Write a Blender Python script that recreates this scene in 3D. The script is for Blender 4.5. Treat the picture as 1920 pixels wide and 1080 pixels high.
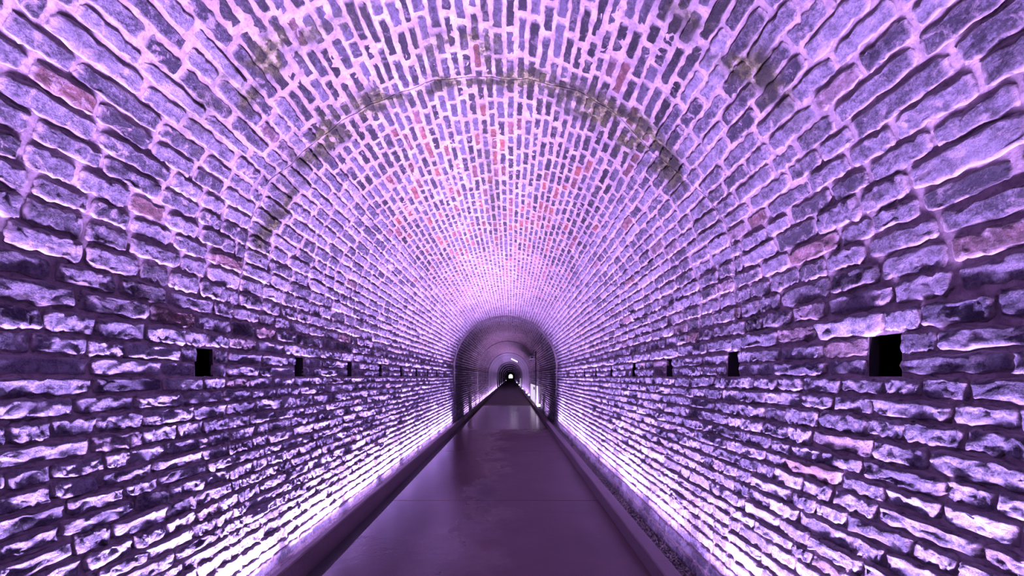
import bpy, bmesh, math, random
import numpy as np
from mathutils import Vector, Matrix, noise

# ------------------------------------------------------------------ clear, camera, world, exposure
for o in list(bpy.data.objects):
    bpy.data.objects.remove(o, do_unlink=True)
scene = bpy.context.scene
COL = scene.collection
EYE = 1.84                                   # camera height above the walkway
cam_d = bpy.data.cameras.new('camera')
cam_d.sensor_width = 36.0
cam_d.lens = 13.5                            # phone ultra-wide
cam_d.shift_y = 166 / 1920
cam_d.shift_x = 2 / 1920
cam_d.clip_end = 2000
cam_d.clip_start = 0.02
cam = bpy.data.objects.new('camera', cam_d)
cam.location = (0, 0, EYE)
cam.rotation_euler = (math.radians(90), 0, 0)
COL.objects.link(cam)
scene.camera = cam

world = bpy.data.worlds.new('overcast_sky')
scene.world = world
world.use_nodes = True
bg = world.node_tree.nodes['Background']
bg.inputs['Color'].default_value = (0.93, 0.95, 1.0, 1)
bg.inputs['Strength'].default_value = 2.0

scene.view_settings.view_transform = 'Standard'
scene.view_settings.look = 'None'
scene.view_settings.gamma = 1.0
scene.view_settings.use_curve_mapping = False
scene.view_settings.exposure = 0.15

BAR_COLOR = (0.60, 0.37, 1.0)                # purple LED light
BAR_POWER = 205.0
BAR_SPREAD = math.radians(104)
rng = random.Random(11)
nrng = np.random.default_rng(11)

# ------------------------------------------------------------------ tunnel section
XC = -0.22                                   # tunnel axis, to the left of the camera
A = 2.14                                     # half width at the springing = vault radius
ZS = EYE + 0.35                              # springing height
ZB = -0.12                                   # foot of the walls
LW = ZS - ZB
LV = math.pi * A
S_TOT = 2 * LW + LV
Y_BACK, Y_END = -8.0, 385.0
STEPS = [(15.7, 0.07), (26.0, 0.12), (38.0, 0.17), (61.0, 0.22)]   # the lining steps inwards

def crack_y(s):
    """wandering construction joint round the vault"""
    return 3.2 + 0.16 * noise.noise(Vector((s * 1.1, 2.0, 5.0))) + 0.04 * noise.noise(Vector((s * 5.0, 7.0, 1.0)))

def inset(y):
    v = 0.0
    for ys, d in STEPS:
        if y >= ys - 1e-6:
            v = d
    return v

def prof(s):
    """point (x, z) and inward normal on the section; s runs from right foot over the crown to left foot"""
    if s <= LW or s >= LW + LV:
        right = s <= LW
        z = ZB + s if right else ZS - (s - LW - LV)
        t = (ZS - z) / 2.2
        half = A - 0.15 * t * t
        dh = 0.30 * t / 2.2                  # d(half)/dz
        n = Vector((-1.0, dh)).normalized()
        if right:
            return XC + half, z, n.x, n.y
        return XC - half, z, -n.x, n.y
    a = (s - LW) / A
    return XC + A * math.cos(a), ZS + A * math.sin(a), -math.cos(a), -math.sin(a)

def foot_f(z):
    """the steps in the lining die out towards the foot of the walls"""
    return 1.0 if z >= ZS else 0.35 + 0.65 * max(0.0, (z - ZB) / (ZS - ZB))

HOLES = {'right': [1.97 + 1.335 * k for k in range(0, 10)],
         'left': [2.95 + 1.32 * k for k in range(-1, 9)]}
HOLE_Z0, HOLE_Z1, HOLE_W = EYE + 0.0, EYE + 0.215, 0.175

# ------------------------------------------------------------------ helpers
def tag(o, label=None, cat=None, group=None, kind=None):
    if label: o['label'] = label
    if cat: o['category'] = cat
    if group: o['group'] = group
    if kind: o['kind'] = kind
    return o

def link(name, mesh, mat=None, parent=None):
    o = bpy.data.objects.new(name, mesh)
    COL.objects.link(o)
    if mat is not None and mesh is not None:
        mesh.materials.append(mat)
    if parent is not None:
        o.parent = parent
    return o

def empty(name, loc=(0, 0, 0), rz=0.0):
    o = bpy.data.objects.new(name, None)
    COL.objects.link(o)
    o.location = loc
    o.rotation_euler = (0, 0, rz)
    o.empty_display_size = 0.1
    return o

def bm_mesh(name, bm, smooth=False):
    bmesh.ops.recalc_face_normals(bm, faces=bm.faces[:])
    me = bpy.data.meshes.new(name)
    bm.to_mesh(me)
    bm.free()
    if smooth:
        for p in me.polygons: p.use_smooth = True
    return me

def add_box(bm, c, size, bevel=0.0, rot=None):
    m = Matrix.Translation(c)
    if rot is not None: m = m @ rot
    r = bmesh.ops.create_cube(bm, size=1.0, matrix=m @ Matrix.Diagonal((*size, 1)))
    if bevel > 0:
        es = set()
        for v in r['verts']:
            es.update(v.link_edges)
        bmesh.ops.bevel(bm, geom=list(es), offset=bevel, segments=2, affect='EDGES', profile=0.6)

def add_cyl(bm, p0, p1, r0, r1=None, seg=14):
    p0, p1 = Vector(p0), Vector(p1)
    d = p1 - p0
    q = d.to_track_quat('Z', 'Y').to_matrix().to_4x4()
    bmesh.ops.create_cone(bm, cap_ends=True, segments=seg, radius1=r0, radius2=r0 if r1 is None else r1,
                          depth=d.length, matrix=Matrix.Translation((p0 + p1) / 2) @ q)

def np_mesh(name, verts, quads=None, tris=None, attrs=None):
    me = bpy.data.meshes.new(name)
    loops, starts = [], []
    n = 0
    if quads is not None and len(quads):
        loops.append(quads.reshape(-1)); starts.append(np.arange(len(quads)) * 4 + n); n += len(quads) * 4
    if tris is not None and len(tris):
        loops.append(tris.reshape(-1)); starts.append(np.arange(len(tris)) * 3 + n); n += len(tris) * 3
    loops = np.concatenate(loops).astype(np.int32)
    starts = np.concatenate(starts).astype(np.int32)
    me.vertices.add(len(verts))
    me.vertices.foreach_set('co', verts.astype(np.float32).reshape(-1))
    me.loops.add(len(loops))
    me.loops.foreach_set('vertex_index', loops)
    me.polygons.add(len(starts))
    me.polygons.foreach_set('loop_start', starts)
    if attrs:
        for k, v in attrs.items():
            a = me.attributes.new(k, 'FLOAT', 'POINT')
            a.data.foreach_set('value', v.astype(np.float32))
    me.update(calc_edges=True)
    return me

# ------------------------------------------------------------------ materials
class NT:
    def __init__(self, name):
        self.mat = bpy.data.materials.new(name)
        self.mat.use_nodes = True
        self.t = self.mat.node_tree
        self.bsdf = self.t.nodes['Principled BSDF']
    def n(self, typ, **kw):
        nd = self.t.nodes.new(typ)
        for k, v in kw.items(): setattr(nd, k, v)
        return nd
    def lk(self, a, b): self.t.links.new(a, b)
    def put(self, sock, v):
        if hasattr(v, 'links') or isinstance(v, bpy.types.NodeSocket): self.lk(v, sock)
        else: sock.default_value = v
    def math(self, op, a, b=None, c=None, clamp=False):
        nd = self.n('ShaderNodeMath', operation=op, use_clamp=clamp)
        self.put(nd.inputs[0], a)
        if b is not None: self.put(nd.inputs[1], b)
        if c is not None: self.put(nd.inputs[2], c)
        return nd.outputs[0]
    def noise(self, vec, scale, detail=4.0, rough=0.55, dist=0.0):
        nd = self.n('ShaderNodeTexNoise')
        self.lk(vec, nd.inputs['Vector'])
        nd.inputs['Scale'].default_value = scale
        nd.inputs['Detail'].default_value = detail
        nd.inputs['Roughness'].default_value = rough
        nd.inputs['Distortion'].default_value = dist
        return nd.outputs['Fac']
    def mix(self, f, a, b, mode='MIX'):
        nd = self.n('ShaderNodeMix', data_type='RGBA', blend_type=mode)
        self.put(nd.inputs[0], f)
        for s, v in ((nd.inputs[6], a), (nd.inputs[7], b)):
            if isinstance(v, tuple): s.default_value = (*v, 1.0)
            else: self.lk(v, s)
        return nd.outputs[2]
    def ramp(self, f, a, b, lo=0.0, hi=1.0):
        nd = self.n('ShaderNodeMapRange', interpolation_type='SMOOTHSTEP')
        self.put(nd.inputs['Value'], f)
        nd.inputs['From Min'].default_value = a
        nd.inputs['From Max'].default_value = b
        nd.inputs['To Min'].default_value = lo
        nd.inputs['To Max'].default_value = hi
        return nd.outputs['Result']
    def pos(self):
        return self.n('ShaderNodeNewGeometry').outputs['Position']
    def sep(self, v):
        nd = self.n('ShaderNodeSeparateXYZ'); self.lk(v, nd.inputs[0]); return nd.outputs
    def attr(self, name):
        g = self.n('ShaderNodeAttribute', attribute_name=name, attribute_type='GEOMETRY')
        o = self.n('ShaderNodeAttribute', attribute_name=name, attribute_type='OBJECT')
        return self.math('ADD', g.outputs['Fac'], o.outputs['Fac'])
    def bump(self, height, strength, dist, prev=None):
        nd = self.n('ShaderNodeBump')
        nd.inputs['Strength'].default_value = strength
        nd.inputs['Distance'].default_value = dist
        self.lk(height, nd.inputs['Height'])
        if prev is not None: self.lk(prev, nd.inputs['Normal'])
        return nd.outputs['Normal']

def simple(name, col, rough=0.6, metal=0.0, bump=0.0, scale=30.0, var=0.15):
    m = NT(name)
    p = m.pos()
    f = m.noise(p, scale, 5)
    c0 = tuple(max(0, v * (1 - var)) for v in col); c1 = tuple(min(1, v * (1 + var)) for v in col)
    m.lk(m.mix(f, c0, c1), m.bsdf.inputs['Base Color'])
    m.bsdf.inputs['Roughness'].default_value = rough
    m.bsdf.inputs['Metallic'].default_value = metal
    if bump:
        m.lk(m.bump(f, bump, 0.01), m.bsdf.inputs['Normal'])
    return m.mat

def moss_mask(m, p):
    """olive growth and damp soot along the construction joints of the vault"""
    x, y, z = m.sep(p)
    ang = m.math('ARCTAN2', m.math('SUBTRACT', x, XC), m.math('SUBTRACT', z, ZS))
    wob = m.noise(p, 1.6, 3)
    fine = m.noise(p, 9.0, 5, 0.65)
    yw = m.math('ADD', y, m.math('MULTIPLY', m.math('SUBTRACT', wob, 0.5), 0.5))
    def ring(y0, w, a0, a1, soft=0.25):
        d = m.math('ABSOLUTE', m.math('SUBTRACT', yw, y0))
        k = m.ramp(d, w, 0.0)
        g = m.math('MULTIPLY', m.ramp(ang, a0 - soft, a0 + soft), m.ramp(ang, a1 + soft, a1 - soft))
        return m.math('MULTIPLY', k, g)
    parts = [ring(3.20, 0.26, -0.85, -0.30), ring(3.28, 0.34, 0.30, 1.0), ring(3.2, 0.15, -0.3, 0.35),
             ring(2.45, 0.22, -0.95, -0.45), ring(2.85, 0.34, -0.16, 0.04, 0.12), ring(2.15, 0.26, 0.60, 0.95),
             ring(3.35, 0.12, -1.25, -0.9)]
    t = parts[0]
    for q in parts[1:]:
        t = m.math('MAXIMUM', t, q)
    d = m.math('ABSOLUTE', m.math('ADD', ang, 0.02))
    seam = m.math('MULTIPLY', m.ramp(d, 0.07, 0.0), m.math('MULTIPLY', m.ramp(y, 3.0, 4.0), m.ramp(y, 9.0, 6.0)))
    t = m.math('MAXIMUM', t, m.math('MULTIPLY', seam, 0.35))
    t = m.math('MULTIPLY', t, m.math('MULTIPLY', m.ramp(fine, 0.33, 0.50), m.ramp(m.noise(p, 3.1, 3), 0.33, 0.52)))
    t = m.math('MULTIPLY', t, 1.7, clamp=True)
    dark = m.ramp(fine, 0.42, 0.54)
    return t, dark

def dark_band_mask(m, p):
    """darker stretch of brickwork just behind the first step of the lining"""
    x, y, z = m.sep(p)
    w = m.math('MULTIPLY', m.math('SUBTRACT', m.noise(p, 1.3, 4), 0.5), 1.6)
    yy = m.math('ADD', y, w)
    return m.math('MULTIPLY', m.ramp(y, 15.5, 15.75), m.ramp(yy, 22.0, 19.0))

def masonry(name, dark, light, red_col, rough_bump, smear_amt, mossy=True, mortar_col=(0.33, 0.27, 0.315)):
    m = NT(name)
    p = m.pos()
    tint, red = m.attr('tint'), m.attr('red')
    n1 = m.noise(p, 14.0, 6, 0.62, 0.3)
    n2 = m.noise(p, 55.0, 6, 0.7)
    f = m.math('ADD', m.math('MULTIPLY', m.ramp(n1, 0.38, 0.64), 0.42), m.math('MULTIPLY', m.ramp(n2, 0.40, 0.60), 0.35))
    f = m.math('ADD', f, m.math('MULTIPLY', m.ramp(m.noise(p, 130.0, 4, 0.65), 0.40, 0.58), 0.25))
    f = m.math('ADD', f, m.math('MULTIPLY', m.math('SUBTRACT', tint, 0.6), 1.1), clamp=True)
    c = m.mix(f, dark, light)
    rc = m.mix(m.ramp(n1, 0.35, 0.65), tuple(v * 0.45 for v in red_col), red_col)
    c = m.mix(red, c, rc)
    pit = m.ramp(m.noise(p, 10.0, 6, 0.72, 0.5), 0.56, 0.66, 0.0, 0.75)
    c = m.mix(pit, c, tuple(v * 0.6 for v in dark))
    # lime smears dragged over the faces
    sm = m.noise(p, 13.0, 7, 0.70, 0.8)
    smear = m.math('MULTIPLY', m.ramp(sm, 0.52, 0.66), smear_amt)
    rim = m.math('MULTIPLY', m.attr('rim'), m.ramp(m.noise(p, 26.0, 4, 0.6), 0.30, 0.50))
    c = m.mix(m.math('MAXIMUM', smear, rim), c, mortar_col)
    if mossy:
        mm, dk = moss_mask(m, p)
        c = m.mix(mm, c, m.mix(dk, (0.058, 0.060, 0.016), (0.008, 0.007, 0.003)))
    st = dark_band_mask(m, p)
    c = m.mix(m.math('MULTIPLY', st, 0.72), c, (0.014, 0.010, 0.018))
    m.lk(c, m.bsdf.inputs['Base Color'])
    m.bsdf.inputs['Roughness'].default_value = 0.72
    m.bsdf.inputs['Specular IOR Level'].default_value = 0.35
    b = m.bump(m.noise(p, 24.0, 8, 0.68, 0.4), rough_bump, 0.036)
    b = m.bump(m.noise(p, 75.0, 6, 0.68), rough_bump * 0.8, 0.012, b)
    m.lk(b, m.bsdf.inputs['Normal'])
    return m.mat

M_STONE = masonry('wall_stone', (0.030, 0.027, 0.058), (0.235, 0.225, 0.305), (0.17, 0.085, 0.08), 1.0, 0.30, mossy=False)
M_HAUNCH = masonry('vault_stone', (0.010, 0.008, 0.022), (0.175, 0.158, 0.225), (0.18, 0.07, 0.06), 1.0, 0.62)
M_BRICK = masonry('vault_brick', (0.004, 0.003, 0.008), (0.070, 0.062, 0.10), (0.20, 0.06, 0.042), 1.0, 0.30)

def mortar_mat(name, lo, hi, lining=False):
    m = NT(name)
    p = m.pos()
    f = m.ramp(m.noise(p, 11.0, 6, 0.65), 0.3, 0.7)
    c = m.mix(f, lo, hi)
    c = m.mix(m.ramp(m.noise(p, 38.0, 5, 0.7), 0.50, 0.68, 0.0, 0.6), c, tuple(v * 0.45 for v in lo))
    c = m.mix(m.ramp(m.noise(p, 2.3, 4, 0.6), 0.50, 0.66, 0.0, 0.45), c, lo)
    if lining:
        x, y, z = m.sep(p)
        streak = m.n('ShaderNodeCombineXYZ')
        m.lk(m.math('MULTIPLY', y, 1.0), streak.inputs[1])
        band = m.noise(streak.outputs[0], 0.5, 4, 0.7)
        c = m.mix(m.ramp(band, 0.42, 0.62, 0.0, 0.75), c, tuple(v * 0.25 for v in lo))
    else:
        mm, dk = moss_mask(m, p)
        c = m.mix(mm, c, m.mix(dk, (0.085, 0.085, 0.030), (0.011, 0.010, 0.004)))
        c = m.mix(m.math('MULTIPLY', dark_band_mask(m, p), 0.4), c, (0.014, 0.010, 0.018))
    m.lk(c, m.bsdf.inputs['Base Color'])
    m.bsdf.inputs['Roughness'].default_value = 0.85
    b = m.bump(m.noise(p, 30.0, 7, 0.62), 0.6, 0.012)
    m.lk(b, m.bsdf.inputs['Normal'])
    return m.mat

M_MORTAR = mortar_mat('lime_mortar', (0.105, 0.075, 0.098), (0.25, 0.195, 0.235))
M_LINING = mortar_mat('far_lining', (0.12, 0.115, 0.16), (0.20, 0.18, 0.24), lining=True)

def slab_mat():
    m = NT('wet_concrete')
    p = m.pos()
    x, y, z = m.sep(p)
    big = m.noise(p, 0.9, 5, 0.6)
    fine = m.noise(p, 60.0, 5, 0.6)
    c = m.mix(m.ramp(big, 0.3, 0.7), (0.050, 0.026, 0.029), (0.076, 0.043, 0.046))
    c = m.mix(m.ramp(fine, 0.3, 0.7, 0.0, 0.25), c, (0.03, 0.022, 0.025))
    # small dark streak in the middle of the walk
    str_v = m.n('ShaderNodeMapping')
    m.lk(p, str_v.inputs['Vector'])
    str_v.inputs['Scale'].default_value = (7.0, 1.0, 1.0)
    sn = m.noise(str_v.outputs[0], 1.4, 4, 0.6)
    dx = m.math('ABSOLUTE', m.math('ADD', x, 0.40))
    dy = m.math('ABSOLUTE', m.math('SUBTRACT', y, 6.0))
    dark_streak = m.math('MULTIPLY', m.math('MULTIPLY', m.ramp(dx, 0.22, 0.02), m.ramp(dy, 1.2, 0.2)), m.ramp(sn, 0.38, 0.52))
    c = m.mix(m.math('MULTIPLY', dark_streak, 0.8), c, (0.018, 0.012, 0.015))
    m.lk(c, m.bsdf.inputs['Base Color'])
    # wet: a film along the left side and a long shallow puddle farther in
    wob = m.math('MULTIPLY', m.math('SUBTRACT', m.noise(p, 1.1, 5, 0.65), 0.5), 2.2)
    left = m.ramp(m.math('ADD', x, wob), 0.1, -0.9)
    yy = m.math('ADD', y, m.math('MULTIPLY', wob, 1.5))
    pud = m.math('MULTIPLY', m.ramp(yy, 11.5, 14.0), m.ramp(y, 24.5, 24.0))
    wet = m.math('MAXIMUM', m.math('MULTIPLY', left, m.ramp(y, 26.0, 22.0)), pud)
    r = m.n('ShaderNodeMix', data_type='FLOAT')
    m.lk(wet, r.inputs[0]); m.bsdf.inputs['Specular IOR Level'].default_value = 0.32; r.inputs[2].default_value = 0.58; r.inputs[3].default_value = 0.17
    m.lk(r.outputs[0], m.bsdf.inputs['Roughness'])
    b = m.bump(fine, 0.18, 0.004)
    b = m.bump(m.noise(p, 5.0, 3, 0.5), 0.10, 0.02, b)
    m.lk(b, m.bsdf.inputs['Normal'])
    return m.mat

M_SLAB = slab_mat()
M_CURB = simple('curb_concrete', (0.085, 0.06, 0.065), 0.75, bump=0.5, scale=22)
M_HOLE_SHADE = simple('hole_shade', (0.010, 0.008, 0.012), 0.9)  # near-black colour paints the shade inside the weep holes
M_BED = simple('gutter_bed', (0.008, 0.006, 0.007), 0.7, bump=0.6, scale=40)
M_GRAVEL = simple('gravel', (0.085, 0.07, 0.075), 0.8, bump=0.4, scale=60, var=0.55)
M_BLACK = simple('black_metal', (0.025, 0.025, 0.03), 0.45, 0.3)
M_STEEL = simple('galvanised_steel', (0.35, 0.35, 0.38), 0.4, 0.8)
M_WHITE = simple('white_panel', (0.86, 0.85, 0.88), 0.45, var=0.04)
M_BLUE = simple('blue_print', (0.05, 0.16, 0.36), 0.5)
M_WOOD = simple('door_wood', (0.20, 0.12, 0.07), 0.7, bump=0.4, scale=14)
M_OUT = simple('outdoor_ground', (0.25, 0.27, 0.2), 0.9)

def emit_mat(name, col, strength):
    m = NT(name)
    m.bsdf.inputs['Base Color'].default_value = (0.8, 0.8, 0.8, 1)
    m.bsdf.inputs['Emission Color'].default_value = (*col, 1)
    m.bsdf.inputs['Emission Strength'].default_value = strength
    return m.mat
M_LENS = emit_mat('led_lens', BAR_COLOR, 100.0)
M_BOARD = emit_mat('board_glow', (0.90, 0.78, 1.0), 0.75)  # glow added to the board face so it shows white
M_LAMP = emit_mat('flood_lens', (0.85, 0.72, 1.0), 9.0)

# ------------------------------------------------------------------ shell: walls and vault (mortar, weep holes, far lining)
def y_lines(extra):
    ys = [Y_BACK]
    y = Y_BACK
    while y < Y_END:
        y += 0.5 if y < 16 else (1.0 if y < 60 else 5.0)
        ys.append(min(y, Y_END))
    ys += [e for e in extra] + [s for s, _ in STEPS]
    ys = sorted(set(round(v, 4) for v in ys))
    out = []
    for v in ys:
        hit = [k for k, (s, d) in enumerate(STEPS) if abs(s - v) < 1e-3]
        if hit:
            out.append((v, inset(v - 0.01)))
        out.append((v, inset(v)))
    return out

def shell(name, s_list, holes, label, cat, side=None):
    extra = []
    for h in holes: extra += [h - HOLE_W / 2, h + HOLE_W / 2]
    ys = y_lines(extra)
    P = [prof(s) for s in s_list]
    ns = len(s_list)
    V, F, MI = [], [], []
    if name == 'ceiling':
        ys = [q for q in ys if not 2.9 < q[0] < 3.6] + [(3.2 + k * 1e-3, c) for k, c in ((-14, 0), (-5, 0), (0, -0.06), (5, 0), (14, 0))]
        ys.sort(key=lambda q: q[0])
    for (y, d) in ys:
        for sk, (x, z, nx, nz) in zip(s_list, P):
            yo = crack_y(sk) - 3.2 if name == 'ceiling' and 3.0 < y < 3.4 else 0.0
            w = 0.005 * noise.noise(Vector((x * 2.1, y * 2.1, z * 2.1))) if y < 16 else 0.0
            dd = d * foot_f(z) + w
            V.append((x + nx * dd, y + yo, z + nz * dd))
    def is_hole(j, i):
        ya, yb = ys[j][0], ys[j + 1][0]
        if yb - ya < 1e-6: return False
        ym = (ya + yb) / 2
        z0, z1 = sorted((P[i][1], P[i + 1][1]))
        if z0 < HOLE_Z0 - 1e-3 or z1 > HOLE_Z1 + 1e-3: return False
        return any(abs(ym - h) < HOLE_W / 2 - 1e-4 for h in holes)
    for j in range(len(ys) - 1):
        for i in range(ns - 1):
            q = [j * ns + i, j * ns + i + 1, (j + 1) * ns + i + 1, (j + 1) * ns + i]
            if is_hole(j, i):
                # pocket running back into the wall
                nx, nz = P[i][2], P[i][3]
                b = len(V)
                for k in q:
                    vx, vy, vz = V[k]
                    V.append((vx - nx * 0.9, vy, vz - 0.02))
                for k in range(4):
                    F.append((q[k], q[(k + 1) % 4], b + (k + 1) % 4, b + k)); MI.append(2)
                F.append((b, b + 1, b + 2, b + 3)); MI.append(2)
            else:
                F.append(tuple(q)); MI.append(1 if ys[j][0] >= 37.9 else 0)
    me = bpy.data.meshes.new(name)
    me.from_pydata(V, [], F)
    me.materials.append(M_MORTAR); me.materials.append(M_LINING); me.materials.append(M_HOLE_SHADE)
    me.polygons.foreach_set('material_index', np.array(MI, dtype=np.int32))
    me.update()
    o = bpy.data.objects.new(name, me)
    COL.objects.link(o)
    return tag(o, label, cat, kind='structure')

zl = [ZB, 0.2, 0.5, 0.8, 1.1, 1.4, 1.65, HOLE_Z0, HOLE_Z1, ZS]
wall_right = shell('wall_right', [z - ZB for z in zl], HOLES['right'],
                   'rough stone tunnel wall with small dark weep holes beside the gravel gutter', 'wall')
wall_left = shell('wall_left', [LW + LV + (ZS - z) for z in reversed(zl)], HOLES['left'],
                  'rough stone tunnel wall with small dark weep holes beside the wet floor edge', 'wall')
ceiling = shell('ceiling', [LW + LV * k / 96 for k in range(97)], [],
                'barrel vault of brick and stone with pale mortar and mossy joints', 'vault')

# ------------------------------------------------------------------ masonry pieces
def block(nx, ny, rough, seed, asp=2.4, edge=0.16):
    """unit piece: x length, y course height, z outward relief (0 = mortar plane, 1 = nominal face)"""
    r = random.Random(seed)
    off = Vector((r.random() * 50, r.random() * 50, r.random() * 50))
    us = [0.5 * math.copysign(abs(t) ** 0.8, t) for t in [2 * i / nx - 1 for i in range(nx + 1)]]
    vs = [0.5 * math.copysign(abs(t) ** 0.75, t) for t in [2 * j / ny - 1 for j in range(ny + 1)]]
    tx, ty = r.uniform(-0.5, 0.5) * rough, r.uniform(-0.7, 0.7) * rough
    V, F, RIM = [], [], []
    for j, v in enumerate(vs):
        for i, u in enumerate(us):
            du, dv = (0.5 - abs(u)) * asp, 0.5 - abs(v)
            d = min(du, dv)
            k = min(1, max(0, d / edge)); k = k * k * (3 - 2 * k)
            q = Vector((u * asp * 2.2, v * 2.2, 0)) + off
            f = noise.fractal(q, 0.75, 2.1, 4)
            rd = abs(noise.noise(q * 1.3 + Vector((9, 3, 1))))
            z = 0.34 + 0.55 * k + (rough * (0.9 * f - 1.1 * (0.25 - rd)) + tx * u * 2 + ty * v * 2) * (0.35 + 0.65 * k)
            # irregular outline with rounded corners
            ex = 0.10 * noise.noise(Vector((u * 5, v * 5, 3)) + off) / asp
            ey = (0.12 if rough > 0.46 or rough < 0.3 else 0.2) * noise.noise(Vector((u * asp * 3, v * 3, 7)) + off)
            cx = max(0, 1 - du / 0.22); cy = max(0, 1 - dv / 0.22)
            pull = 0.06 * cx * cy
            x = u * (1 - 0.02) + ex - math.copysign(pull / asp, u)
            y = v * (1 - 0.03) + ey - math.copysign(pull, v)
            V.append((x, y, max(0.05, z)))
            RIM.append(max(0.0, 1 - d / 0.13) * (1.0 if nx > 6 else 0.5 if nx > 3 else 0.1))
    W = nx + 1
    for j in range(ny):
        for i in range(nx):
            a = j * W + i
            F.append((a, a + 1, a + 1 + W, a + W))
    ring = [i for i in range(W)] + [j * W + nx for j in range(1, ny + 1)] + \
           [ny * W + i for i in range(nx - 1, -1, -1)] + [j * W for j in range(ny - 1, 0, -1)]
    b = len(V)
    for k in ring:
        x, y, z = V[k]
        V.append((x * 1.01, y * 1.02, -0.7)); RIM.append(1.0 if nx > 6 else 0.6 if nx > 3 else 0.2)
    n = len(ring)
    for k in range(n):
        F.append((ring[(k + 1) % n], ring[k], b + k, b + (k + 1) % n))
    return np.array(V), np.array(F), np.array(RIM)

LIB = {
    ('stone', 0): [block(14, 7, 0.34, 100 + k, 2.6, 0.10) for k in range(28)],
    ('stone', 1): [block(5, 3, 0.40, 200 + k) for k in range(14)],
    ('stone', 2): [block(2, 2, 0.35, 300 + k) for k in range(8)],
    ('brick', 0): [block(9, 5, 0.45, 400 + k, 2.8, 0.12) for k in range(22)],
    ('brick', 1): [block(4, 3, 0.35, 500 + k, 2.6, 0.2) for k in range(12)],
    ('brick', 2): [block(2, 2, 0.25, 600 + k, 2.6, 0.2) for k in range(8)],
}
LIB_MESH = {}
def lib_mesh(kind, lod, var, mat):
    key = (kind, lod, var, mat.name)
    if key not in LIB_MESH:
        v, f, rim = LIB[(kind, lod)][var]
        me = np_mesh('%s_shape' % kind, v, quads=f, attrs={'rim': rim})
        me.materials.append(mat)
        LIB_MESH[key] = me
    return LIB_MESH[key]

# courses: list of (s0, s1, zone)
courses = []
wall_b = [ZS, HOLE_Z1, (HOLE_Z0 + HOLE_Z1) / 2, HOLE_Z0]
z = HOLE_Z0
while z > 0.05:
    z -= rng.uniform(0.092, 0.118)
    wall_b.append(max(z, ZB + 0.03))
rb = sorted(zz - ZB for zz in wall_b)
for a_, b_ in zip(rb[:-1], rb[1:]): courses.append((a_, b_, 'wall_right'))
s = LW
vb = [s]
while s < LW + LV:
    a_ = abs((s - LW) / A - math.pi / 2) / (math.pi / 2)      # 0 crown .. 1 springing
    s += (0.088 + 0.040 * min(1, max(0, (a_ - 0.25) / 0.6))) * rng.uniform(0.94, 1.06)
    vb.append(s)
k = LV / (vb[-1] - LW)
vb = [LW + (v - LW) * k for v in vb]
for a_, b_ in zip(vb[:-1], vb[1:]): courses.append((a_, b_, 'ceiling'))
lb = sorted(LW + LV + (ZS - zz) for zz in wall_b)
for a_, b_ in zip(lb[:-1], lb[1:]): courses.append((a_, b_, 'wall_left'))

def wave(idx, y, amp):
    return amp * (noise.noise(Vector((y * 0.55, idx * 3.7, 1.0))) + 0.5 * noise.noise(Vector((y * 1.7, idx * 5.1, 4.0))))

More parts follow.
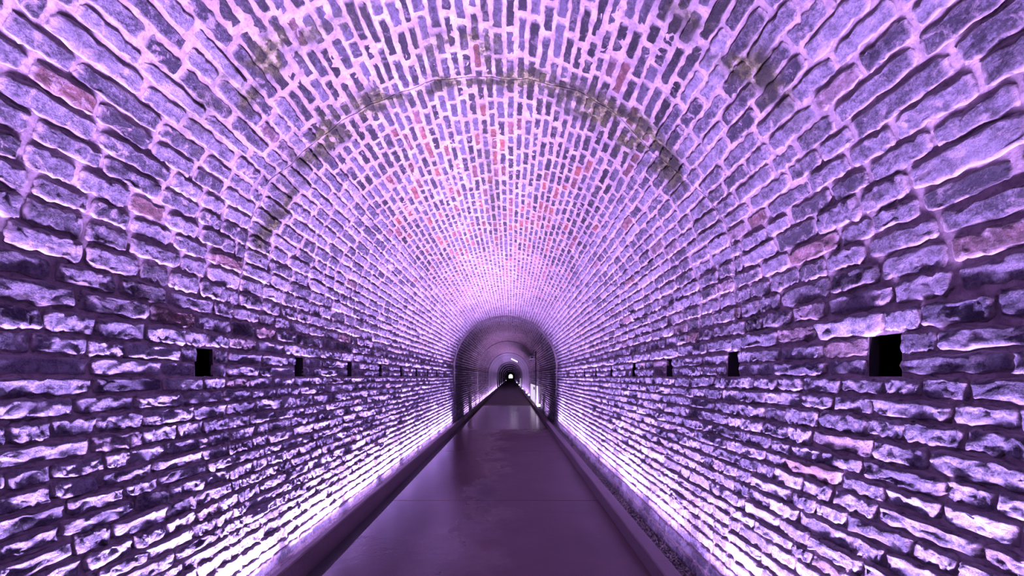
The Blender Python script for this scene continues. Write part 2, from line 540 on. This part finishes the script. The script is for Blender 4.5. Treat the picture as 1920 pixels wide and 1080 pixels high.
JOINTS = [15.7, 26.0, 38.0]
Y0_ST, Y1_ST = -1.2, 38.0
pieces = []
nc = len(courses)
for ci, (s0, s1, zone) in enumerate(courses):
    sm = (s0 + s1) / 2
    px, pz, pnx, pnz = prof(sm)
    crown = abs((sm - LW) / A - math.pi / 2) if zone == 'ceiling' else 9
    kind = 'brick' if crown < math.radians(40) else 'stone'
    cuts = list(JOINTS) + [crack_y(sm)]
    gaps = []
    side = 'right' if zone == 'wall_right' else 'left'
    if zone != 'ceiling' and HOLE_Z0 - 0.01 < pz < HOLE_Z1 + 0.01:
        for h in HOLES[side]:
            j0, j1 = rng.uniform(-.012, .012), rng.uniform(-.012, .012)
            gaps.append((h - HOLE_W / 2 + j0, h + HOLE_W / 2 + j1))
            cuts += [h - HOLE_W / 2 + j0, h + HOLE_W / 2 + j1]
    cuts = sorted(cuts)
    y = Y0_ST + rng.uniform(-0.2, 0)
    while y < Y1_ST - 0.02:
        if kind == 'brick': L = rng.choice([0.15, 0.22, 0.24, 0.26, 0.29, 0.34])
        elif zone == 'ceiling': L = rng.uniform(0.20, 0.44)
        else: L = rng.choice([rng.uniform(0.15, 0.27), rng.uniform(0.24, 0.46)])
        e = y + L
        for c in cuts:
            if y + 1e-4 < c < e + 0.07:
                e = c; break
        ya, yb = y, e
        y = e
        ym = (ya + yb) / 2
        if any(g0 - 1e-3 < ym < g1 + 1e-3 for g0, g1 in gaps): continue
        if yb - ya < 0.035: continue
        amp = 0.016 if zone != 'ceiling' else 0.010
        edge_lo = 0 if (ci == 0 or courses[ci - 1][2] != zone) else 1
        w0 = wave(ci, ym, amp) * edge_lo
        w1 = wave(ci + 1, ym, amp) if ci + 1 < nc and courses[ci + 1][2] == zone else 0
        if zone != 'ceiling' and gaps: w0 *= 0.4; w1 *= 0.4
        c0, c1 = s0 + w0, s1 + w1
        if kind == 'brick':
            jg, jl = rng.uniform(0.013, 0.024), rng.uniform(0.008, 0.018)
            proud = rng.uniform(0.006, 0.013)
        elif zone == 'ceiling':
            t = (crown - math.radians(40)) / math.radians(50)
            jg, jl = rng.uniform(0.012, 0.026), rng.uniform(0.010, 0.026)
            proud = rng.uniform(0.010, 0.018) + t * rng.uniform(0.0, 0.026)
        else:
            low = min(1, max(0, (0.75 - pz) / 0.6))
            jg, jl = rng.uniform(0.006, 0.022), rng.uniform(0.004, 0.014)
            proud = rng.uniform(0.030, 0.042) + (rng.random() < 0.08) * 0.015
            if any(abs(ym - (g0 + g1) / 2) < 0.36 for g0, g1 in gaps): proud = rng.uniform(0.016, 0.024)
            if pz > HOLE_Z1: proud += rng.uniform(-0.006, 0.006); jg += 0.012
            proud = proud * (1 - low) + rng.uniform(0.014, 0.026) * low
        H = max(0.03, c1 - c0 - jg)
        L = max(0.03, yb - ya - jl)
        lod = 0 if ym < 7.5 and ym > 0.6 else (1 if ym < 16 else 2)
        red = 0.0
        if zone == 'ceiling' and crown < 1.0 and 3.3 < ym < 12:
            pr = 0.42 * (1 - crown) * min(1, (ym - 3.3) / 1.0)
            cl = noise.noise(Vector((sm * 1.1, ym * 0.5, 8)))
            if rng.random() < pr * (0.6 + 1.2 * max(0, cl + 0.2)): red = rng.uniform(0.4, 1.0)
        elif rng.random() < 0.04: red = rng.uniform(0.2, 0.7)
        if ym > 21 and rng.random() < 0.5: red = rng.uniform(0.1, 0.5)
        pieces.append(dict(zone=zone, kind=kind, s=(c0 + c1) / 2, y=ym, L=L, H=H, D=proud, lod=lod,
                           var=rng.randrange(len(LIB[(kind, lod)])), tint=min(1, max(0, (rng.betavariate(0.8, 1.15) if kind == 'brick' else rng.betavariate(1.8, 1.8)) + (0.5 * noise.noise(Vector((0, ym * 0.4, 3))) if ym > 15.7 else 0))), red=red,
                           flip=rng.random() < 0.5,
                           rx=rng.gauss(0, 0.028) + {'wall_right': 0.09, 'wall_left': -0.10}.get(zone, 0.0), ry=rng.gauss(0, 0.03), rz=rng.gauss(0, 0.022 if kind == 'brick' else 0.014)))

def piece_frame(p):
    x, z, nx, nz = prof(p['s'])
    d = inset(p['y']) * foot_f(z)
    n = Vector((nx, 0, nz))
    ex = Vector((0, -1, 0))
    ey = n.cross(ex)
    R = Matrix((ex, ey, n)).transposed()
    R = R @ Matrix.Rotation(p['rz'] + (math.pi if p['flip'] else 0), 3, 'Z') @ Matrix.Rotation(-p['rx'] if p['flip'] else p['rx'], 3, 'X') @ Matrix.Rotation(p['ry'] * 0.5, 3, 'Y')
    return Vector((x + nx * d, p['y'], z + nz * d)), R, n

F_PX = 720.0
for p in pieces:
    loc, R, n = piece_frame(p)
    p['loc'], p['R'] = loc, R
    v = loc - cam.location
    p['size'] = 0.0
    if v.y > 0.5:
        ix, iy = 958 + F_PX * v.x / v.y, 706 - F_PX * v.z / v.y
        m = 0.18 * F_PX / v.y * 0.5
        if -m < ix < 1920 + m and -m < iy < 1080 + m:
            p['size'] = p['L'] * p['H'] * abs(n.dot(v.normalized())) / v.length_squared

ROOT = {'wall_right': wall_right, 'wall_left': wall_left, 'ceiling': ceiling}
def mat_for(zone, kind):
    return M_BRICK if kind == 'brick' else (M_HAUNCH if zone == 'ceiling' else M_STONE)

def join_pieces(name, plist, mat, parent):
    Vs, Fs, T, Rd, Rm = [], [], [], [], []
    base = 0
    for p in plist:
        v, f, rim = LIB[(p['kind'], p['lod'])][p['var']]
        sc = np.array((p['L'], p['H'], p['D'] if p['D'] > 0.02 else 0.02))
        zoff = min(0, p['D'] - 0.02)
        vv = v * sc
        vv[:, 2] += zoff
        vv = vv @ np.array(p['R']).T + np.array(p['loc'])
        Vs.append(vv); Fs.append(f + base); base += len(v)
        Rm.append(rim); T.append(np.full(len(v), p['tint'])); Rd.append(np.full(len(v), p['red']))
    me = np_mesh(name, np.concatenate(Vs), quads=np.concatenate(Fs),
                 attrs={'tint': np.concatenate(T), 'red': np.concatenate(Rd), 'rim': np.concatenate(Rm)})
    o = link(name, me, mat, parent)
    o['kind'] = 'stuff'
    return o

for zone in ('wall_right', 'wall_left', 'ceiling'):
    for kind in ('stone', 'brick'):
        mine = [p for p in pieces if p['zone'] == zone and p['kind'] == kind]
        if not mine: continue
        mine.sort(key=lambda p: -p['size'])
        mat = mat_for(zone, kind)
        for p in mine[:300]:
            o = bpy.data.objects.new(kind, lib_mesh(kind, p['lod'], p['var'], mat))
            COL.objects.link(o)
            o.parent = ROOT[zone]
            dz = max(p['D'], 0.02)
            zoff = min(0, p['D'] - 0.02)
            loc = p['loc'] + p['R'] @ Vector((0, 0, zoff))
            o.matrix_basis = Matrix.LocRotScale(loc, p['R'].to_quaternion(), Vector((p['L'], p['H'], dz)))
            o['tint'] = p['tint']; o['red'] = p['red']
        join_pieces('far_%s_courses' % kind, mine[300:], mat, ROOT[zone])

# ------------------------------------------------------------------ floor, slabs, curbs, gravel
XL, XR = -1.75, 1.30                          # walkway edges
CW, CH = 0.165, 0.147                         # curb width and height
bm = bmesh.new()
add_box(bm, (XC, (Y_BACK + Y_END) / 2, -0.16), (4.6, Y_END - Y_BACK, 0.16))
floor = link('floor', bm_mesh('floor', bm), M_BED)
tag(floor, 'long concrete walkway of slabs running down the tunnel, wet in places', 'floor', kind='structure')
edges = [-5.7, -1.9, 1.9] + [5.7 + 3.8 * k for k in range(0, 15)]
edges = [Y_BACK] + edges + [120.0, 200.0, 290.0, Y_END]
slab_mesh = None
for a_, b_ in zip(edges[:-1], edges[1:]):
    if abs(b_ - a_ - 3.8) < 1e-3 and slab_mesh is not None:
        me = slab_mesh
    else:
        bm = bmesh.new()
        add_box(bm, (0, 0, -0.05), (XR - XL, b_ - a_ - 0.007, 0.10), bevel=0.006)
        me = bm_mesh('slab', bm)
        me.materials.append(M_SLAB)
        if abs(b_ - a_ - 3.8) < 1e-3: slab_mesh = me
    o = link('slab', me, None, floor)
    o.location = ((XL + XR) / 2, (a_ + b_) / 2, 0)

def curb(name, x_in, sgn, label, CW=0.165):
    """battered concrete curb with shallow joints"""
    ys = [Y_BACK]
    while ys[-1] < 60: ys.append(ys[-1] + 0.4)
    ys += [120, 200, Y_END]
    bm = bmesh.new()
    prev = None
    for y in ys:
        w = 0.006 * noise.noise(Vector((x_in, y * 0.9, 0)))
        pts = [(x_in, -0.08), (x_in + sgn * (0.012 + w), CH - 0.012), (x_in + sgn * (0.024 + w), CH + w),
               (x_in + sgn * (CW - 0.012 + w), CH + w), (x_in + sgn * (CW + w), CH - 0.012), (x_in + sgn * CW, -0.08)]
        ring = [bm.verts.new((px, y, pz)) for px, pz in pts]
        if prev:
            for k in range(6):
                bm.faces.new((prev[k], prev[(k + 1) % 6], ring[(k + 1) % 6], ring[k]))
        else:
            bm.faces.new(ring)
        prev = ring
    bm.faces.new(prev)
    return tag(link(name, bm_mesh(name, bm), M_CURB), label, 'curb', kind='structure')
curb('trim_1', XR, 1, 'low concrete curb between the walkway and the gravel gutter')
curb('trim_2', -1.97, -1, 'low concrete curb along the wet dark edge of the walkway', CW=0.09)

def gravel(name, x0, x1, y0, y1, n, label):
    r = random.Random(5 if x0 > 0 else 6)
    shapes = []
    for k in range(8):
        bm = bmesh.new()
        bmesh.ops.create_icosphere(bm, subdivisions=1, radius=0.5)
        for v in bm.verts:
            v.co *= 1 + 0.5 * noise.noise(v.co * 1.7 + Vector((k * 5, 0, 0)))
        shapes.append((np.array([v.co[:] for v in bm.verts]), np.array([[v.index for v in f.verts] for f in bm.faces])))
        bm.free()
    Vs, Fs, base = [], [], 0
    for i in range(n):
        v, f = shapes[r.randrange(8)]
        y = y0 + (y1 - y0) * r.random() ** 1.6
        sz = r.uniform(0.014, 0.034)
        R = np.array(Matrix.Rotation(r.uniform(0, 6.28), 3, Vector((r.random(), r.random(), r.random() + .01)).normalized()))
        vv = (v * sz * np.array((1.25, 0.95, 0.75))) @ R.T
        u = r.random()
        vv += np.array((x0 + (x1 - x0) * u, y, -0.075 + r.uniform(0, 0.03) + 0.02 * abs(2 * u - 1)))
        Vs.append(vv); Fs.append(f + base); base += len(v)
    o = link(name, np_mesh(name, np.concatenate(Vs), tris=np.concatenate(Fs)), M_GRAVEL)
    return tag(o, label, 'gravel', kind='stuff')
gravel('gutter_gravel', 1.562, 1.72, 0.8, 15.5, 7000, 'grey gravel filling the gutter beside the dry edge of the walkway')

# ------------------------------------------------------------------ lights: LED bars in both gutters
def copy_tree(o, parent=None):
    c = o.copy(); COL.objects.link(c); c.parent = parent
    for ch in list(o.children): copy_tree(ch, c)
    return c

def make_bar(tilt, x, z, label, group):
    """slim LED bar on two posts close behind the curb, lens turned towards the vault"""
    t = empty('light_bar')
    R = Matrix.Translation((0, 0, z + 0.08)) @ Matrix.Rotation(tilt, 4, 'Y')
    def part(name, boxes, mat):
        bm = bmesh.new()
        for c, size, bev in boxes: add_box(bm, R @ Vector(c), size, bev, R.to_3x3().to_4x4())
        return link(name, bm_mesh(name, bm), mat, t)
    part('housing', [((0, 0, -0.013), (0.038, 1.18, 0.022), 0.004)], M_BLACK)
    part('lens', [((0, 0, 0.0), (0.026, 1.14, 0.004), 0)], M_LENS)
    for sy in (-1, 1):
        part('end_cap', [((0, sy * 0.597, -0.012), (0.041, 0.012, 0.026), 0.003)], M_BLACK)
        bm = bmesh.new()
        add_box(bm, (0, sy * 0.40, (z + 0.06) / 2), (0.012, 0.03, z + 0.06))
        add_box(bm, (0, sy * 0.40, 0.003), (0.036, 0.05, 0.006))
        link('bracket', bm_mesh('bracket', bm), M_STEEL, t)
    ld = bpy.data.lights.new('bar_light', 'AREA')
    ld.shape = 'RECTANGLE'; ld.size = 0.024; ld.size_y = 1.12
    ld.color = BAR_COLOR; ld.energy = BAR_POWER
    ld.spread = BAR_SPREAD * (1.15 if x > 0 else 1.0)
    l = bpy.data.objects.new('bar_light', ld); COL.objects.link(l)
    l.parent = t
    l.matrix_basis = R @ Matrix.Translation((0, 0, 0.005)) @ Matrix.Rotation(math.pi, 4, 'X')
    tag(t, label, 'light', group)
    return t

BAR_Y = [-2.33 + 1.35 * k for k in range(0, 13)] + [19.0] + [22.6 + 2.6 * k for k in range(15)] + [66.0, 78.0, 96.0, 120.0, 160.0]
for side, x, z, tilt, lab, grp in (
        (1, 1.532, 0.032, 4, 'slim black LED bar in the gravel gutter beside the dry edge of the walkway', 'LED bars in the gravel gutter'),
        (-1, -2.108, 0.055, -3, 'slim black LED bar in the gutter behind the wet-side curb', 'LED bars behind the wet-side curb')):
    bar0 = make_bar(math.radians(tilt), x, z, lab, grp)
    near_hi = next(ch for ch in bar0.children if ch.type == 'LIGHT').data
    near_lo = near_hi.copy()
    if side < 0: near_hi.energy = BAR_POWER * 1.15
    if side > 0:
        near_hi.energy = BAR_POWER * 1.25; near_lo.energy = BAR_POWER * 0.72
    far_light = next(ch for ch in bar0.children if ch.type == 'LIGHT').data.copy()
    far_light.energy = BAR_POWER * 0.36
    far_light.color = (0.72, 0.40, 0.95)
    for i, y in enumerate(BAR_Y):
        o = bar0 if i == 0 else copy_tree(bar0)
        o.location = (1.672 if side > 0 and i in (15, 16, 17) else x, y, -0.08)
        if side > 0 and y < 15:
            for ch in o.children:
                if ch.type == 'LIGHT': ch.data = near_hi if i % 3 == 0 else near_lo
        if y > 15:
            o.scale = (1, 1.7, 1)
            for ch in o.children:
                if ch.type == 'LIGHT': ch.data = far_light

# ------------------------------------------------------------------ floodlights on the gravel side, panels, pole
def make_flood():
    t = empty('floodlight')
    bm = bmesh.new()
    add_box(bm, (0, 0, 0.30), (0.15, 0.07, 0.15), 0.012)
    for k in range(5): add_box(bm, (-0.056 + 0.028 * k, 0.045, 0.30), (0.008, 0.03, 0.14))
    link('housing', bm_mesh('housing', bm), M_BLACK, t)
    bm = bmesh.new()
    add_box(bm, (0, -0.038, 0.30), (0.13, 0.008, 0.12), 0.003)
    link('lens', bm_mesh('lens', bm), M_LAMP, t)
    bm = bmesh.new()
    for sx in (-1, 1): add_box(bm, (sx * 0.083, 0, 0.26), (0.008, 0.03, 0.14))
    add_box(bm, (0, 0, 0.19), (0.174, 0.03, 0.008))
    link('yoke', bm_mesh('yoke', bm), M_BLACK, t)
    bm = bmesh.new()
    add_cyl(bm, (0, 0, 0.0), (0, 0, 0.19), 0.014)
    add_box(bm, (0, 0, 0.006), (0.16, 0.16, 0.012), 0.003)
    link('stand', bm_mesh('stand', bm), M_BLACK, t)
    return t
fl0 = make_flood()
for i, (x, y) in enumerate([(1.60, 21.6), (1.60, 34.0), (1.60, 39.0), (1.60, 52.5), (1.60, 74.0), (1.60, 105.0)]):
    o = fl0 if i == 0 else copy_tree(fl0)
    o.location = (x, y, -0.08)
    o.rotation_euler = (0, 0, math.radians(-12))
    if i == 0: tag(o, 'small lit floodlight on a short stand just in front of the tall pole', 'floodlight', 'floodlights beside the walkway')
    else: tag(o, 'small lit floodlight on a short stand in the gutter beyond the long white panel', 'floodlight', 'floodlights beside the walkway')

def make_panel(name, x0, y0, x1, y1, h, label):
    d = Vector((x1 - x0, y1 - y0, 0)); Ln = d.length
    t = empty(name, (x0, y0, -0.08), math.atan2(d.y, d.x))
    bm = bmesh.new()
    add_box(bm, (Ln / 2, 0, 0.12 + h / 2), (Ln, 0.04, h), 0.006)
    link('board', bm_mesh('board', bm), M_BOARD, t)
    bm = bmesh.new()
    for (cx, cz, sx, sz) in ((Ln / 2, 0.12, Ln, 0.04), (Ln / 2, 0.12 + h, Ln, 0.04), (0, 0.12 + h / 2, 0.04, h), (Ln, 0.12 + h / 2, 0.04, h)):
        add_box(bm, (cx, 0, cz), (sx + 0.02, 0.055, sz))
    link('frame', bm_mesh('frame', bm), M_STEEL, t)
    for px in (0.15, Ln / 2, Ln - 0.15):
        bm = bmesh.new()
        add_box(bm, (px, 0, 0.06), (0.05, 0.05, 0.12))
        add_box(bm, (px, 0, 0.006), (0.10, 0.06, 0.012))
        link('foot', bm_mesh('foot', bm), M_STEEL, t)
    bm = bmesh.new()
    add_box(bm, (Ln * 0.45, 0.024, 0.12 + h * 0.80), (Ln * 0.16, 0.008, h * 0.16), 0.002)
    s_ = link('blue_symbol', bm_mesh('blue_symbol', bm), M_BLUE, t)
    tag(t, label, 'panel')
    return t
make_panel('information_panel', 1.615, 22.5, 1.61, 31.0, 1.25, 'long white information panel with a small blue symbol beside the pole')
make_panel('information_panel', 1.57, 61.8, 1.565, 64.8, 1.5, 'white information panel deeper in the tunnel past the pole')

t = empty('equipment_pole', (1.42, 22.0, CH))
bm = bmesh.new(); add_cyl(bm, (0, 0, 0), (0, 0, 3.14), 0.03); link('pole', bm_mesh('pole', bm, True), M_BLACK, t)
bm = bmesh.new(); add_box(bm, (0, 0, 0.008), (0.09, 0.16, 0.016), 0.004); link('base_plate', bm_mesh('base_plate', bm), M_BLACK, t)
bm = bmesh.new(); add_cyl(bm, (0, 0, 3.10), (-0.34, 0, 2.92), 0.02); link('arm', bm_mesh('arm', bm), M_BLACK, t)
bm = bmesh.new(); add_box(bm, (-0.22, 0, 2.78), (0.30, 0.26, 0.20), 0.02); link('equipment_box', bm_mesh('equipment_box', bm), M_STEEL, t)
bm = bmesh.new(); add_cyl(bm, (-0.22, -0.13, 2.78), (-0.22, -0.17, 2.78), 0.05); link('front_ring', bm_mesh('front_ring', bm), M_BLACK, t)
tag(t, 'tall dark pole with a box on a short arm beside the white panel', 'pole')

# lit tube on the vault deep inside
t = empty('tube_light', (0.42, 46.0, ZS + 1.60))
t.rotation_euler = (0, math.radians(26), 0)
bm = bmesh.new(); add_cyl(bm, (-0.40, 0, 0), (0.40, 0, 0), 0.05); link('tube', bm_mesh('tube', bm), M_LAMP, t)
bm = bmesh.new(); add_box(bm, (0, 0, 0.06), (0.9, 0.14, 0.04), 0.01); link('housing', bm_mesh('housing', bm), M_STEEL, t)
for sx in (-1, 1):
    bm = bmesh.new(); add_box(bm, (sx * 0.42, 0, 0.01), (0.04, 0.11, 0.11), 0.01); link('end_cap', bm_mesh('end_cap', bm), M_STEEL, t)
tag(t, 'bright white tube light fixed across the vault deep in the tunnel', 'light')

# ------------------------------------------------------------------ ends: added plank door shutting out sky light behind the camera, ground outside the far portal
door = empty('added_end_door', (XC, Y_BACK, 0))
tag(door, 'added unseen plank door keeping sky light out of the near end', 'door', kind='structure')
for k in range(17):
    bm = bmesh.new()
    add_box(bm, (-2.24 + 0.28 * k, 0, 2.2), (0.276, 0.05, 4.7), 0.004)
    link('plank', bm_mesh('plank', bm), M_WOOD, door)
bm = bmesh.new()
add_box(bm, (0, Y_END + 60, -0.2), (200, 120, 0.2))
tag(link('outdoor_ground', bm_mesh('outdoor_ground', bm), M_OUT), 'daylit ground outside the far tunnel mouth', 'ground', kind='structure')
